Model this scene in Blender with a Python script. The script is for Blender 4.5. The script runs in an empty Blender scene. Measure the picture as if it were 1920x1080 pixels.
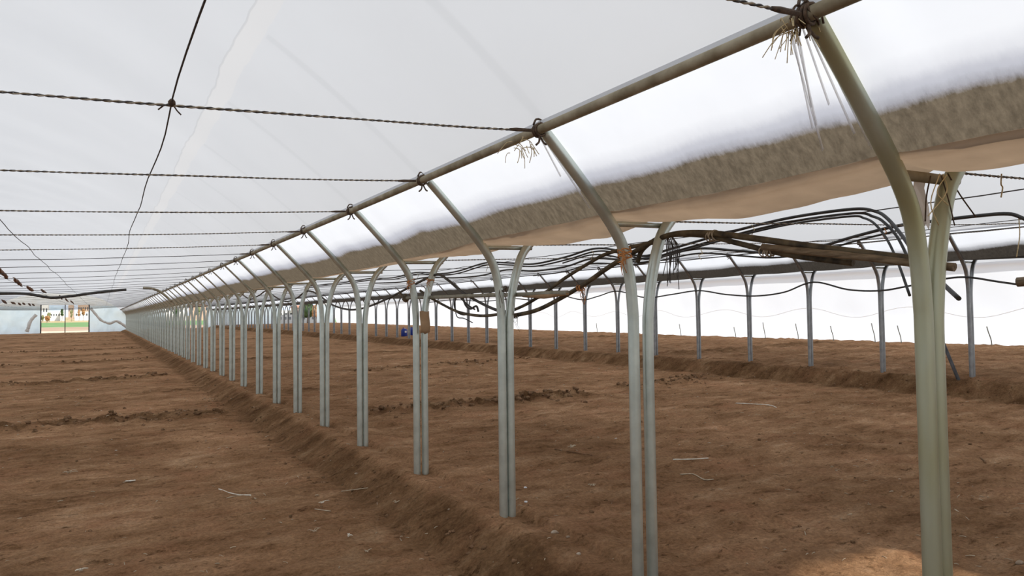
import bpy, math, random
from mathutils import Vector, Matrix, noise
sc = bpy.context.scene
col = sc.collection
PI = math.pi

# ---------------------------------------------------------------- camera
F_PX, YAW, PITCH, ROLL, EYE = 1286.2, .5391, .0360, -.0125, 1.6
_fwd = Vector((math.sin(YAW)*math.cos(PITCH), math.cos(YAW)*math.cos(PITCH), math.sin(PITCH)))
_r0 = Vector((math.cos(YAW), -math.sin(YAW), 0)); _u0 = _r0.cross(_fwd)
_rt = _r0*math.cos(ROLL) + _u0*math.sin(ROLL); _up = _u0*math.cos(ROLL) - _r0*math.sin(ROLL)
cam = bpy.data.objects.new('camera', bpy.data.cameras.new('camera')); col.objects.link(cam)
cam.data.sensor_width = 36; cam.data.lens = F_PX*36/1920; cam.data.clip_start = .05; cam.data.clip_end = 3000
cam.matrix_world = Matrix(((_rt.x, _up.x, -_fwd.x, 0), (_rt.y, _up.y, -_fwd.y, 0), (_rt.z, _up.z, -_fwd.z, EYE), (0, 0, 0, 1)))
sc.camera = cam
def at(x, y, axis, val):
    """the point of the place seen at pixel x,y on the plane where coordinate <axis> equals val"""
    d = _fwd + _rt*((x-960)/F_PX) + _up*((540-y)/F_PX)
    c = Vector((0, 0, EYE)); t = (val-c[axis])/d[axis]
    return c + d*t

# ---------------------------------------------------------------- sky, sun, exposure
w = bpy.data.worlds.new('sky'); sc.world = w; w.use_nodes = True
bg = w.node_tree.nodes['Background']
bg.inputs[0].default_value = (.80, .89, 1.0, 1); bg.inputs[1].default_value = 1.25
SUN_DIR = Vector((.42, -.75, .80)).normalized()
sun = bpy.data.objects.new('sun', bpy.data.lights.new('sun', 'SUN')); col.objects.link(sun)
sun.data.energy = 4.8; sun.data.angle = math.radians(1.2); sun.data.color = (1, .95, .87)
sun.rotation_euler = SUN_DIR.to_track_quat('Z', 'Y').to_euler()
sc.view_settings.view_transform = 'Standard'; sc.view_settings.look = 'None'
sc.view_settings.gamma = 1; sc.view_settings.use_curve_mapping = False
sc.view_settings.exposure = 0.0
sc.cycles.max_bounces = 10; sc.cycles.diffuse_bounces = 6; sc.cycles.transmission_bounces = 6
sc.cycles.use_denoising = True

SP, Y3 = 1.6683, 4.802          # hoop spacing along the rows, third hoop
# ---------------------------------------------------------------- materials
def new_mat(name):
    m = bpy.data.materials.new(name); m.use_nodes = True
    nt = m.node_tree; nt.nodes.clear()
    return m, nt
def nd(nt, t, **kw):
    n = nt.nodes.new(t)
    for k, v in kw.items():
        setattr(n, k, v)
    return n
def ramp(nt, fac, stops):
    r = nd(nt, 'ShaderNodeValToRGB'); e = r.color_ramp.elements
    while len(e) < len(stops): e.new(.5)
    for el, (p, c) in zip(e, stops):
        el.position = p; el.color = (*c, 1) if len(c) == 3 else c
    nt.links.new(fac, r.inputs[0]); return r.outputs[0]
def tex_noise(nt, scale, detail=4, rough=.55, vec=None, stretch=None):
    n = nd(nt, 'ShaderNodeTexNoise'); n.inputs['Scale'].default_value = scale
    n.inputs['Detail'].default_value = detail; n.inputs['Roughness'].default_value = rough
    if vec is None:
        vec = nd(nt, 'ShaderNodeTexCoord').outputs['Object']
    if stretch:
        mp = nd(nt, 'ShaderNodeMapping'); mp.inputs['Scale'].default_value = stretch
        nt.links.new(vec, mp.inputs[0]); vec = mp.outputs[0]
    nt.links.new(vec, n.inputs['Vector']); return n.outputs['Fac']
def mixc(nt, fac, a, b):
    m = nd(nt, 'ShaderNodeMix', data_type='RGBA')
    for s, v in ((m.inputs[0], fac), (m.inputs[6], a), (m.inputs[7], b)):
        if isinstance(v, (int, float)): s.default_value = v
        elif isinstance(v, tuple): s.default_value = (*v, 1)
        else: nt.links.new(v, s)
    return m.outputs[2]
def principled(name, c0, c1=None, rough=.6, metal=0, nscale=8, bump=0, bscale=40, stretch=None, spec=.4):
    m, nt = new_mat(name)
    p = nd(nt, 'ShaderNodeBsdfPrincipled'); o = nd(nt, 'ShaderNodeOutputMaterial')
    p.inputs['Roughness'].default_value = rough; p.inputs['Metallic'].default_value = metal
    p.inputs['Specular IOR Level'].default_value = spec
    f = tex_noise(nt, nscale, stretch=stretch)
    nt.links.new(ramp(nt, f, [(.35, c0), (.65, c1 or c0)]), p.inputs['Base Color'])
    if bump:
        b = nd(nt, 'ShaderNodeBump'); b.inputs['Strength'].default_value = bump; b.inputs['Distance'].default_value = .01
        nt.links.new(tex_noise(nt, bscale, 6), b.inputs['Height']); nt.links.new(b.outputs[0], p.inputs['Normal'])
    nt.links.new(p.outputs[0], o.inputs[0]); return m
def film(name, trans, diff, tr=.75, gloss=.04, rough=.3, silt=None, nscale=1.2, crinkle=.0, var=.05, seam=False):
    """milky polythene: mostly translucent, a little diffuse and shiny; silt = (z low, z high, colour) brown stain settled at the bottom, with a grey fade above it"""
    m, nt = new_mat(name); o = nd(nt, 'ShaderNodeOutputMaterial')
    t = nd(nt, 'ShaderNodeBsdfTranslucent'); d = nd(nt, 'ShaderNodeBsdfDiffuse')
    mx = nd(nt, 'ShaderNodeMixShader'); mx.inputs[0].default_value = 1-tr
    n = tex_noise(nt, nscale, 5, .6)
    lo = tuple(v*(1-var) for v in trans); hi = tuple(min(1, v*(1+var)) for v in trans)
    tc = ramp(nt, n, [(.3, lo), (.7, hi)])
    dc = nd(nt, 'ShaderNodeRGB'); dc.outputs[0].default_value = (*diff, 1); dc = dc.outputs[0]
    if seam:
        tcn = nd(nt, 'ShaderNodeTexCoord'); sx = nd(nt, 'ShaderNodeSeparateXYZ'); nt.links.new(tcn.outputs['Object'], sx.inputs[0])
        def ms(op, a, b=0.0, c=None):
            q = nd(nt, 'ShaderNodeMath', operation=op)
            for i_, v in enumerate((a, b, c)):
                if v is None: continue
                if isinstance(v, (int, float)): q.inputs[i_].default_value = v
                else: nt.links.new(v, q.inputs[i_])
            return q.outputs[0]
        wob = ms('MULTIPLY', ms('SUBTRACT', tex_noise(nt, .9, 3, .6), .5), .10)
        dx = ms('ABSOLUTE', ms('ADD', ms('SUBTRACT', sx.outputs[0], .88), wob))
        band = ms('MULTIPLY', ms('LESS_THAN', dx, .062), ms('GREATER_THAN', sx.outputs[2], 2.7))
        tc = mixc(nt, band, tc, tuple(v*k for v, k in zip(trans, (1.055, 1.035, 1.01))))
        edge = ms('COMPARE', ms('SUBTRACT', ms('SUBTRACT', sx.outputs[0], .88), ms('MULTIPLY', wob, -1)), -.062, .006)
        tc = mixc(nt, ms('MULTIPLY', edge, .5), tc, tuple(v*.8 for v in trans))
        # faint shadows of the roof hoops behind, painted into the film colour
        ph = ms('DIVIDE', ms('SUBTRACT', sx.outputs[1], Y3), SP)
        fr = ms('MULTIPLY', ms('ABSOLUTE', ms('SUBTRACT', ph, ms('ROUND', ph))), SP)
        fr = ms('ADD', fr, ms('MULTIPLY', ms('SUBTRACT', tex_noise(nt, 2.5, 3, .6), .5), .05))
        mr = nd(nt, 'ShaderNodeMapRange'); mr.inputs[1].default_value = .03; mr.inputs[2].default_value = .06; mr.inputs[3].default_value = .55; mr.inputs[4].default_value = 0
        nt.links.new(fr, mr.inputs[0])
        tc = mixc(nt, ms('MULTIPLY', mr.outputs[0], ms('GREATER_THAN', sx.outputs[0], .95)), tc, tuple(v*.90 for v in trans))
    if silt:
        z0, z1, grey, dark, dd = silt
        tcn = nd(nt, 'ShaderNodeTexCoord'); sx = nd(nt, 'ShaderNodeSeparateXYZ'); nt.links.new(tcn.outputs['Object'], sx.inputs[0])
        n2 = tex_noise(nt, 1.1, 2, .5, stretch=(1, 1, .4)); n3 = tex_noise(nt, 34, 6, .75, stretch=(.5, 1, .45))
        def ma(op, a, b):
            q = nd(nt, 'ShaderNodeMath', operation=op)
            for s, v in ((q.inputs[0], a), (q.inputs[1], b)):
                if isinstance(v, (int, float)): s.default_value = v
                else: nt.links.new(v, s)
            return q.outputs[0]
        zz = ma('ADD', sx.outputs[2], ma('MULTIPLY', ma('SUBTRACT', n2, .5), .10))
        zz = ma('ADD', zz, ma('MULTIPLY', ma('SUBTRACT', n3, .5), .030))
        mr = nd(nt, 'ShaderNodeMapRange'); mr.inputs[1].default_value = z0; mr.inputs[2].default_value = z1
        nt.links.new(zz, mr.inputs[0])
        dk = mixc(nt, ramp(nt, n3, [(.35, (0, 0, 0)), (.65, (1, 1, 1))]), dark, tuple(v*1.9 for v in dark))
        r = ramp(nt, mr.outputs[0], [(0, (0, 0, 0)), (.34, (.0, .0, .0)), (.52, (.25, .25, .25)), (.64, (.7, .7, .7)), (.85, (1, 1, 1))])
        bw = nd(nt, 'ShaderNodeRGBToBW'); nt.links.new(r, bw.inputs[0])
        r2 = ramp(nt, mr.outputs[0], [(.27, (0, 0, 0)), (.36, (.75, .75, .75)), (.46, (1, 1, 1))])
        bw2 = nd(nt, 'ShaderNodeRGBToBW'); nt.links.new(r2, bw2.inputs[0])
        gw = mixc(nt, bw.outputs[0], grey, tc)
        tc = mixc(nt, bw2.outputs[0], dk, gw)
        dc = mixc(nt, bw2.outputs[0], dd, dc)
    nt.links.new(tc, t.inputs[0]); nt.links.new(dc, d.inputs[0])
    nt.links.new(t.outputs[0], mx.inputs[1]); nt.links.new(d.outputs[0], mx.inputs[2])
    out = mx.outputs[0]
    if gloss:
        g = nd(nt, 'ShaderNodeBsdfAnisotropic'); g.inputs['Roughness'].default_value = rough
        m2 = nd(nt, 'ShaderNodeMixShader')
        fr = nd(nt, 'ShaderNodeFresnel'); fr.inputs[0].default_value = 1.4
        q = nd(nt, 'ShaderNodeMath', operation='MULTIPLY'); q.inputs[1].default_value = gloss
        nt.links.new(fr.outputs[0], q.inputs[0]); nt.links.new(q.outputs[0], m2.inputs[0])
        nt.links.new(out, m2.inputs[1]); nt.links.new(g.outputs[0], m2.inputs[2]); out = m2.outputs[0]
    if crinkle:
        b = nd(nt, 'ShaderNodeBump'); b.inputs['Strength'].default_value = crinkle; b.inputs['Distance'].default_value = .02
        nt.links.new(tex_noise(nt, 5, 5, .6), b.inputs['Height'])
        for s in (t, d): nt.links.new(b.outputs[0], s.inputs['Normal'])
    nt.links.new(out, o.inputs[0]); return m

M = {}
M['roof_film'] = film('roof_film', (.402, .405, .417), (.8, .81, .83), .8, .0, nscale=.5, var=.03)
M['seamed_roof'] = film('seamed_roof_film', (.402, .405, .417), (.8, .81, .83), .8, .0, nscale=.5, var=.03, seam=True)
M['gable_film'] = film('gable_film', (.92, .90, .87), (.85, .85, .85), .85, .0, nscale=.5, var=.03)
M['bunched'] = principled('bunched_film', (.62, .60, .56), (.8, .78, .74), .7, 0, 1.5)
M['seam'] = film('seam_film', (.98, .96, .93), (.95, .94, .92), .72, 0, nscale=3, var=.02)
M['crease'] = film('crease_film', (1, 1, 1), (.95, .95, .95), .7, 0, var=0)
M['band'] = film('band_film', (.97, .97, .98), (.9, .9, .92), .85, 0, nscale=3, var=.02)
M['gutter_film'] = film('gutter_film', (.60, .61, .64), (.85, .86, .88), .8, 0, .3, silt=(2.232, 2.485, (.30, .31, .36), (.070, .057, .041), (.34, .28, .20)), nscale=2, var=.03)
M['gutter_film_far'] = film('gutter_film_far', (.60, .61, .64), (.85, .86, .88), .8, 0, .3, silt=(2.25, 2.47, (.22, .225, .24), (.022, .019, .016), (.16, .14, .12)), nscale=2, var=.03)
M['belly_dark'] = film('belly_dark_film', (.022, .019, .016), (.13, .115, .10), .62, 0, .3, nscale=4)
M['belly'] = film('belly_film', (.235, .168, .112), (.58, .45, .33), .62, 0, .3, nscale=4, crinkle=.3, var=.15)
M['wall_film'] = film('wall_film', (.80, .845, .90), (.86, .9, .95), .8, 0, nscale=.7, crinkle=.12, var=.02)
M['end_film'] = film('end_film', (.84, .95, 1.0), (.70, .8, .92), .86, 0, nscale=.4, crinkle=.8, var=.12)
M['steel'] = principled('galvanized_steel', (.465, .51, .47), (.60, .655, .605), .36, .72, 6, .05, 60)
M['steel_backlit'] = principled('backlit_steel', (.25, .265, .275), (.36, .375, .385), .36, .75, 6, .05, 60)  # steel copy darkened to paint in the backlit shade of the far posts
M['steel_green'] = principled('stained_steel', (.36, .34, .175), (.52, .56, .47), .40, .55, 2.2, .05, 60, stretch=(1, 1, .3))
M['purlin'] = principled('weathered_pipe', (.24, .205, .135), (.40, .355, .26), .75, 0, 7, .1, 60, spec=.1)
M['rust'] = principled('rusty_wire', (.06, .04, .028), (.14, .09, .055), .8, .1, 60)
M['wire'] = principled('dark_wire', (.055, .052, .05), (.11, .10, .095), .7, .1, 40)
M['wire_tan'] = principled('tan_strand', (.34, .29, .22), (.45, .39, .30), .8, 0, 40)
M['hose'] = principled('black_hose', (.028, .027, .026), (.07, .066, .06), .5, 0, 9, .1, 30)
M['hose_dirty'] = principled('dirty_hose', (.035, .028, .018), (.15, .115, .065), .7, 0, 11, .3, 50)
M['wood'] = principled('pole_wood', (.12, .085, .05), (.25, .185, .115), .8, 0, 14, .3, 40, stretch=(6, .7, 6))
M['wood_tan'] = principled('bright_wood', (.32, .2, .1), (.42, .28, .16), .8, 0, 14, .3, 40)
M['pole_grey'] = principled('grey_pole', (.22, .21, .16), (.32, .31, .25), .6, .1, 10, .1, 50)
M['straw'] = principled('straw_twine', (.55, .43, .22), (.75, .62, .38), .9, 0, 50)
M['orange'] = principled('orange_twine', (.48, .19, .05), (.6, .28, .1), .9, 0, 50)
M['rag'] = principled('brown_rag', (.12, .06, .035), (.28, .16, .10), .9, 0, 9)
M['card'] = principled('cardboard', (.35, .23, .13), (.44, .30, .18), .9, 0, 9)
M['blue'] = principled('blue_plastic', (.012, .035, .25), (.02, .05, .33), .4, 0, 5)
M['white'] = principled('white_plastic', (.7, .7, .7), (.8, .8, .8), .6, 0, 5)
M['dark'] = principled('dark_post', (.05, .05, .055), (.1, .1, .105), .7, .1, 9)
M['stone'] = principled('stone', (.30, .22, .15), (.5, .41, .32), .9, 0, 20, .3, 60)
M['twig'] = principled('dry_stalk', (.38, .30, .20), (.62, .52, .38), .9, 0, 20)
M['bleached'] = principled('bleached_stalk', (.62, .56, .45), (.8, .75, .65), .9, 0, 20)
M['clod'] = principled('clod', (.12, .072, .038), (.28, .165, .095), 1, 0, 12, .8, 30, spec=.05)
M['sand'] = principled('sand', (.50, .42, .30), (.66, .58, .44), 1, 0, .2, spec=.05)
M['tilled'] = principled('tilled', (.36, .24, .17), (.46, .33, .24), 1, 0, .15, spec=.05)
M['crop'] = principled('crop', (.13, .24, .09), (.20, .31, .14), 1, 0, .3, spec=.05)
M['stubble'] = principled('stubble', (.42, .32, .17), (.5, .4, .24), 1, 0, .1, spec=.05)
M['leaf_dark'] = principled('leaf_dark', (.03, .06, .03), (.08, .12, .05), .9, 0, .9, spec=.1)
M['leaf_rust'] = principled('leaf_rust', (.30, .14, .06), (.40, .25, .12), .9, 0, .6, spec=.1)
M['leaf_olive'] = principled('leaf_olive', (.16, .17, .08), (.26, .25, .13), .9, 0, .6, spec=.1)
M['bark'] = principled('bark', (.10, .07, .05), (.16, .12, .09), .9, 0, 3)
M['plaster'] = principled('plaster', (.72, .70, .66), (.8, .78, .74), .9, 0, .5)
M['plaster_tan'] = principled('plaster_tan', (.46, .33, .24), (.54, .40, .30), .9, 0, .5)
M['plaster_grey'] = principled('plaster_grey', (.16, .17, .18), (.22, .23, .24), .9, 0, .5)
M['pale_blue'] = principled('pale_blue', (.45, .58, .72), (.55, .66, .78), .7, 0, .5)
M['roof_tile'] = principled('roof_tile', (.34, .15, .09), (.42, .21, .13), .9, 0, .8)
M['window'] = principled('window_glass', (.05, .06, .07), (.08, .09, .1), .2, 0, 1)
def soil_mat():
    m, nt = new_mat('soil'); o = nd(nt, 'ShaderNodeOutputMaterial'); p = nd(nt, 'ShaderNodeBsdfPrincipled')
    p.inputs['Roughness'].default_value = 1; p.inputs['Specular IOR Level'].default_value = .03
    big = tex_noise(nt, .5, 4, .6); mid = tex_noise(nt, 2.4, 9, .72, stretch=(.6, 1.2, 1)); fine = tex_noise(nt, 34, 8, .8); red = tex_noise(nt, 1.3, 5, .7)
    c = ramp(nt, mid, [(.30, (.19, .102, .047)), (.43, (.345, .19, .10)), (.56, (.465, .272, .15)), (.72, (.65, .43, .265))])
    c = mixc(nt, ramp(nt, red, [(.5, (0, 0, 0)), (.72, (.6, .6, .6))]), c, (.47, .235, .13))
    def mul(a, b, f=1.0):
        q = nd(nt, 'ShaderNodeMix', data_type='RGBA', blend_type='MULTIPLY'); q.inputs[0].default_value = f
        nt.links.new(a, q.inputs[6]); nt.links.new(b, q.inputs[7]); return q.outputs[2]
    c = mul(c, ramp(nt, big, [(.34, (.70, .68, .64)), (.66, (1.1, 1.1, 1.1))]))
    c = mul(c, ramp(nt, fine, [(.32, (.50, .48, .46)), (.5, (.95, .95, .95)), (.7, (1.5, 1.47, 1.4))]), .85)
    pit = tex_noise(nt, 7, 5, .8, stretch=(.7, 1.3, 1))
    c = mul(c, ramp(nt, pit, [(.30, (.26, .23, .19)), (.44, (1, 1, 1)), (.64, (1, 1, 1)), (.76, (1.55, 1.52, 1.45))]))
    at_ = nd(nt, 'ShaderNodeAttribute'); at_.attribute_name = 'damp_shade'
    c = mixc(nt, at_.outputs['Fac'], c, mul(c, ramp(nt, mid, [(.3, (.40, .39, .36)), (.7, (.62, .61, .56))])))  # damp clod bands and painted bank shade darken the soil
    nt.links.new(c, p.inputs['Base Color'])
    b = nd(nt, 'ShaderNodeBump'); b.inputs['Strength'].default_value = 1; b.inputs['Distance'].default_value = .022
    add = nd(nt, 'ShaderNodeMath', operation='ADD'); nt.links.new(tex_noise(nt, 11, 9, .75), add.inputs[0]); nt.links.new(fine, add.inputs[1])
    nt.links.new(add.outputs[0], b.inputs['Height']); nt.links.new(b.outputs[0], p.inputs['Normal'])
    nt.links.new(p.outputs[0], o.inputs[0]); return m
M['soil'] = soil_mat()

# ---------------------------------------------------------------- mesh helpers
class MB:
    def __init__(s): s.v = []; s.f = []; s.m = []
    def tube(s, path, r, seg=8, mi=0, caps=True):
        path = [Vector(p) for p in path]; n = len(path); base = len(s.v)
        rr = r if isinstance(r, (list, tuple)) else [r]*n
        t0 = (path[1]-path[0]).normalized()
        ref = Vector((0, 0, 1)) if abs(t0.z) < .9 else Vector((1, 0, 0))
        a = t0.cross(ref).normalized()
        for i, p in enumerate(path):
            t = (path[min(i+1, n-1)]-path[max(i-1, 0)]).normalized()
            a = (a - t*a.dot(t)).normalized(); b = t.cross(a)
            for k in range(seg):
                q = 2*PI*k/seg; s.v.append(p + (a*math.cos(q) + b*math.sin(q))*rr[i])
        for i in range(n-1):
            for k in range(seg):
                k2 = (k+1) % seg
                s.f.append((base+i*seg+k, base+i*seg+k2, base+(i+1)*seg+k2, base+(i+1)*seg+k)); s.m.append(mi)
        if caps:
            s.f.append(tuple(base+k for k in range(seg))[::-1]); s.m.append(mi)
            s.f.append(tuple(base+(n-1)*seg+k for k in range(seg))); s.m.append(mi)
        return s
    def box(s, c, d, rz=0, mi=0):
        b = len(s.v); R = Matrix.Rotation(rz, 3, 'Z')
        for x in (-1, 1):
            for y in (-1, 1):
                for z in (-1, 1):
                    s.v.append(Vector(c) + R @ Vector((x*d[0]/2, y*d[1]/2, z*d[2]/2)))
        for f in ((0, 1, 3, 2), (4, 6, 7, 5), (0, 4, 5, 1), (2, 3, 7, 6), (0, 2, 6, 4), (1, 5, 7, 3)):
            s.f.append(tuple(b+i for i in f)); s.m.append(mi)
        return s
    def grid(s, rows, mi=0):
        b = len(s.v); n = len(rows[0])
        for r in rows: s.v.extend(Vector(p) for p in r)
        for i in range(len(rows)-1):
            for k in range(n-1):
                s.f.append((b+i*n+k, b+i*n+k+1, b+(i+1)*n+k+1, b+(i+1)*n+k)); s.m.append(mi)
        return s
    def lump(s, c, r, seed=0, sub=2, sq=(1, 1, 1), amp=.3, fr=1.3):
        b = len(s.v); nu, nv = 5+2*sub, 3+sub
        pts = [Vector((0, 0, 1))]
        for i in range(1, nv):
            th = PI*i/nv
            for k in range(nu):
                ph = 2*PI*k/nu; pts.append(Vector((math.sin(th)*math.cos(ph), math.sin(th)*math.sin(ph), math.cos(th))))
        pts.append(Vector((0, 0, -1)))
        for p in pts:
            q = p*(1+amp*noise.noise(p*fr+Vector((seed*7.3, seed*3.1, seed))))*r
            s.v.append(Vector(c)+Vector((q.x*sq[0], q.y*sq[1], q.z*sq[2])))
        for k in range(nu): s.f.append((b, b+1+k, b+1+(k+1) % nu)); s.m.append(0)
        for i in range(nv-2):
            for k in range(nu):
                a0 = b+1+i*nu; s.f.append((a0+k, a0+nu+k, a0+nu+(k+1) % nu, a0+(k+1) % nu)); s.m.append(0)
        e = b+1+(nv-2)*nu
        for k in range(nu): s.f.append((e+nu, e+(k+1) % nu, e+k)); s.m.append(0)
        return s
    def build(s, name, mats, parent=None, smooth=True):
        me = bpy.data.meshes.new(name); me.from_pydata([tuple(v) for v in s.v], [], s.f)
        for m in (mats if isinstance(mats, (list, tuple)) else [mats]): me.materials.append(m)
        me.polygons.foreach_set('material_index', s.m)
        if smooth: me.polygons.foreach_set('use_smooth', [len(p.vertices) <= 4 for p in me.polygons])
        me.update(); o = bpy.data.objects.new(name, me); col.objects.link(o)
        if parent: o.parent = parent
        return o
def tag(o, label, cat, group=None, kind=None):
    o['label'] = label; o['category'] = cat
    if group: o['group'] = group
    if kind: o['kind'] = kind
    return o
def struct(o, label=None):
    o['kind'] = 'structure'
    if label: o['label'] = label
    return o
def empty(name, loc, rz=0):
    o = bpy.data.objects.new(name, None); col.objects.link(o); o.location = loc; o.rotation_euler = (0, 0, rz)
    o.empty_display_size = .1; return o
KIDS = {}
def dup(root):
    c = root.copy(); col.objects.link(c); ks = []
    for ch in KIDS[root.name]:
        k = ch.copy(); col.objects.link(k); k.parent = c; ks.append(k)
    return c, ks
def smooth_path(pts, sub=6):
    pts = [Vector(p) for p in pts]
    P = [pts[0]*2-pts[1]] + pts + [pts[-1]*2-pts[-2]]; out = []
    for i in range(1, len(P)-2):
        a, b, c, d = P[i-1], P[i], P[i+1], P[i+2]
        for k in range(sub):
            t = k/sub
            out.append(.5*((2*b) + (c-a)*t + (2*a-5*b+4*c-d)*t*t + (3*b-a-3*c+d)*t**3))
    out.append(pts[-1]); return out
ORD = ('first second third fourth fifth sixth seventh eighth ninth tenth eleventh twelfth thirteenth fourteenth fifteenth '
       'sixteenth seventeenth eighteenth nineteenth twentieth').split()
def nz(x, y, z=0): return noise.noise(Vector((x, y, z)))
def sstep(a, b, x):
    t = max(0, min(1, (x-a)/(b-a))); return t*t*(3-2*t)

# ---------------------------------------------------------------- layout
XN, XF = 2.77, 13.63            # the two post rows
YE = 105.0                      # far end
def hoop_y(n): return Y3+(n-3)*SP
NEAR_Y = {3: 4.74, 4: 6.45, 5: 8.24, 6: 9.93, 7: 11.5, 8: 13.06, 9: 14.7, 10: 16.55}
def near_y(n): return NEAR_Y.get(n, hoop_y(n))
N_END = int((YE-Y3)/SP)+3
def wall_x(y): return 24.5+max(0, y-25)*.08
def soil_z(x, y):
    if x < XN+.12:
        z = -.215 + .205*max(0, min(1, (x + .05*nz(y*.8, 3.3)-2.22)/.40))**.9 - (.08*(2.2-x)/14 if x < 2.2 else 0)
        z -= .012*math.exp(-((x-2.16)/.22)**2)
        z += .02*math.exp(-((x-2.68)/.10)**2)
    elif x < 12.3:
        z = -.02*sstep(XN+.1, XN+.7, x) + .05*(x-3)/9.5
        z += .035*math.exp(-((x-2.95)/.25)**2)
    else:
        z = .02 + .28*sstep(12.85, 13.42, x + .12*nz(y*.6, 8.3)) + .004*(x-13.4)*(x > 13.4)
    z += .0008*max(0, min(y, 60)-5)*(x > 12)
    return z
def clod_band(x, y):
    b = 0
    for (x0, y0, x1, y1, wd, s) in BANDS:
        if min(x0, x1)-.3 < x < max(x0, x1)+.3:
            t = (x-x0)/(x1-x0); yc = y0+(y1-y0)*t + .15*nz(x*1.3, y0)
            b = max(b, s*math.exp(-((y-yc)/wd)**2)*sstep(0, .15, min(t+.1, 1.1-t)))
    return b
BANDS = [(-2.2, 14.3, 2.0, 13.9, .5, 1), (-5, 23.2, 1.7, 23.8, .35, .8), (-6, 33, 2, 33.6, .5, .8), (-7, 46, 2, 46, .6, .8),
         (3.6, 10.8, 8.0, 10.8, .42, 1.1), (9.2, 11.0, 12.4, 11.6, .42, .8), (6, 19, 12.4, 19.6, .4, .8), (3.4, 27, 12, 27.5, .5, .7), (-8, 64, 2, 64, .8, .8),
         (-1, 18.6, 2.0, 18.9, .3, .5), (-7, 28, 1.9, 28.3, .4, .6), (-8, 39, 2, 39.4, .5, .7), (-8, 54, 2, 54.5, .7, .7), (-9, 76, 2, 76, 1, .8), (-9, 90, 2, 90, 1, .8), (3.4, 15, 9, 15.4, .3, .5), (3.4, 36, 12, 36.5, .6, .6), (3.4, 50, 12, 50, .8, .7), (14.2, 15, 23, 15.8, .5, .7), (14.2, 26, 23, 27, .6, .7)]
def soil_h(x, y):
    z = soil_z(x, y)
    near = 1 if y < 30 else .5
    z += .018*nz(x*.9, y*.9, 1.1)
    a = noise.fractal(Vector((x*2.3, y*3.1, 2.2)), .8, 2.1, 6); z += .024*a*near
    c = nz(x*9, y*11, 4.4); z += .026*max(0, c)*near; z -= .012*max(0, nz(x*6, y*8, 8.8)-.1)*near
    if x > 13.5: z += .05*max(-.3, nz(x*2.1, y*2.3, 3.1)) + .03*abs(nz(x*6, y*6, 2.2))
    if x > 2.9: z += .022*nz(x*3.2+.7*y, y*4.2, 6.6)*(1 if y < 30 else .5) + .012*abs(nz(x*7, y*9, 1.6))
    bank = math.exp(-((x-2.4)/.25)**2) + math.exp(-((x-13.1)/.35)**2)
    if bank > .02: z += bank*(.020*nz(x*4, y*4, 9) + .016*nz(x*11, y*11, 5))
    cb = clod_band(x, y)
    if cb > .02: z += cb*(.02 + .15*max(-.15, nz(x*4.5, y*5, 7.7)) + .09*abs(nz(x*11, y*11, 3.7)))
    return z

# ================================================================ large structure
def axis(segs):
    out = [segs[0][0]]
    for a, b, s0, s1 in segs:
        x = a; s = s0
        while x < b-1e-6:
            s = s0+(s1-s0)*(x-a)/(b-a); x = min(b, x+s); out.append(x)
    return out
gx = axis([(-12.2, -3, .5, .12), (-3, 1.6, .06, .05), (1.6, 3.4, .035, .035), (3.4, 8, .05, .08), (8, 12.5, .1, .12), (12.5, 14.2, .08, .08), (14.2, 33, .16, .45)])
gy = axis([(-24.5, -6, 3, 2), (-6, 1, .6, .25), (1, 8, .045, .05), (8, 17, .06, .11), (17, 40, .13, .35), (40, YE+.8, .4, 1.0)])
mb = MB(); mb.grid([[(x, y, soil_h(x, y)) for x in gx] for y in gy])
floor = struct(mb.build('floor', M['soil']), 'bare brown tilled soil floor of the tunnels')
def damp_and_shade(x, y):
    # damp earth of the clod bands; shade painted onto bank faces along the rows
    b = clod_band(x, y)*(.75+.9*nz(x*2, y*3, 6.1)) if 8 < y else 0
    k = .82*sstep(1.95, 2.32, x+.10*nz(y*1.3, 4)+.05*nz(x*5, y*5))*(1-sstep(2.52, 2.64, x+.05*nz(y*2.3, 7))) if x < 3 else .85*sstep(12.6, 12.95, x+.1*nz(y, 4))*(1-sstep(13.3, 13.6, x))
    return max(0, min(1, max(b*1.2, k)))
att = floor.data.attributes.new('damp_shade', 'FLOAT', 'POINT')
att.data.foreach_set('value', [damp_and_shade(v.x, v.y) for v in mb.v])

def arch(x, x0, x1, z0, z1, rise, pw):
    c = (x0+x1)/2; hw = (x1-x0)/2; u = abs((x-c)/hw)
    return z0+(z1-z0)*(x-x0)/(x1-x0) + rise*(1-min(1, u)**pw)
def bay(y, k):
    if k == 0: return (-12.0, 2.10, 2.55, 2.637, 2.2, 2.8)
    if k == 1: return (3.43, 12.96, 2.637, 2.945, 1.75, 2.5)
    return (14.29, wall_x(y)+.12, 2.937, 2.92, 1.7, 2.5)
def roof_z(x, y, k): return arch(x, *bay(y, k))
def in_sun_hole(x, y, z):  # unseen roof hole, added and shaped to throw the sun patch
    t = z/SUN_DIR.z; gxp, gyp = x-SUN_DIR.x*t, y-SUN_DIR.y*t
    wob = .22*nz(gxp*2.1, gyp*2.1, 5.5) + .08*nz(gxp*7, gyp*7, 2.5)
    return 3.42+wob < gxp < 4.62+wob and 1.2 < gyp < 2.70+wob*.8
ROOF_LAB = ['white translucent film roof of the left bay', 'white translucent film roof of the middle bay', 'white translucent film roof of the far right bay']
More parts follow.
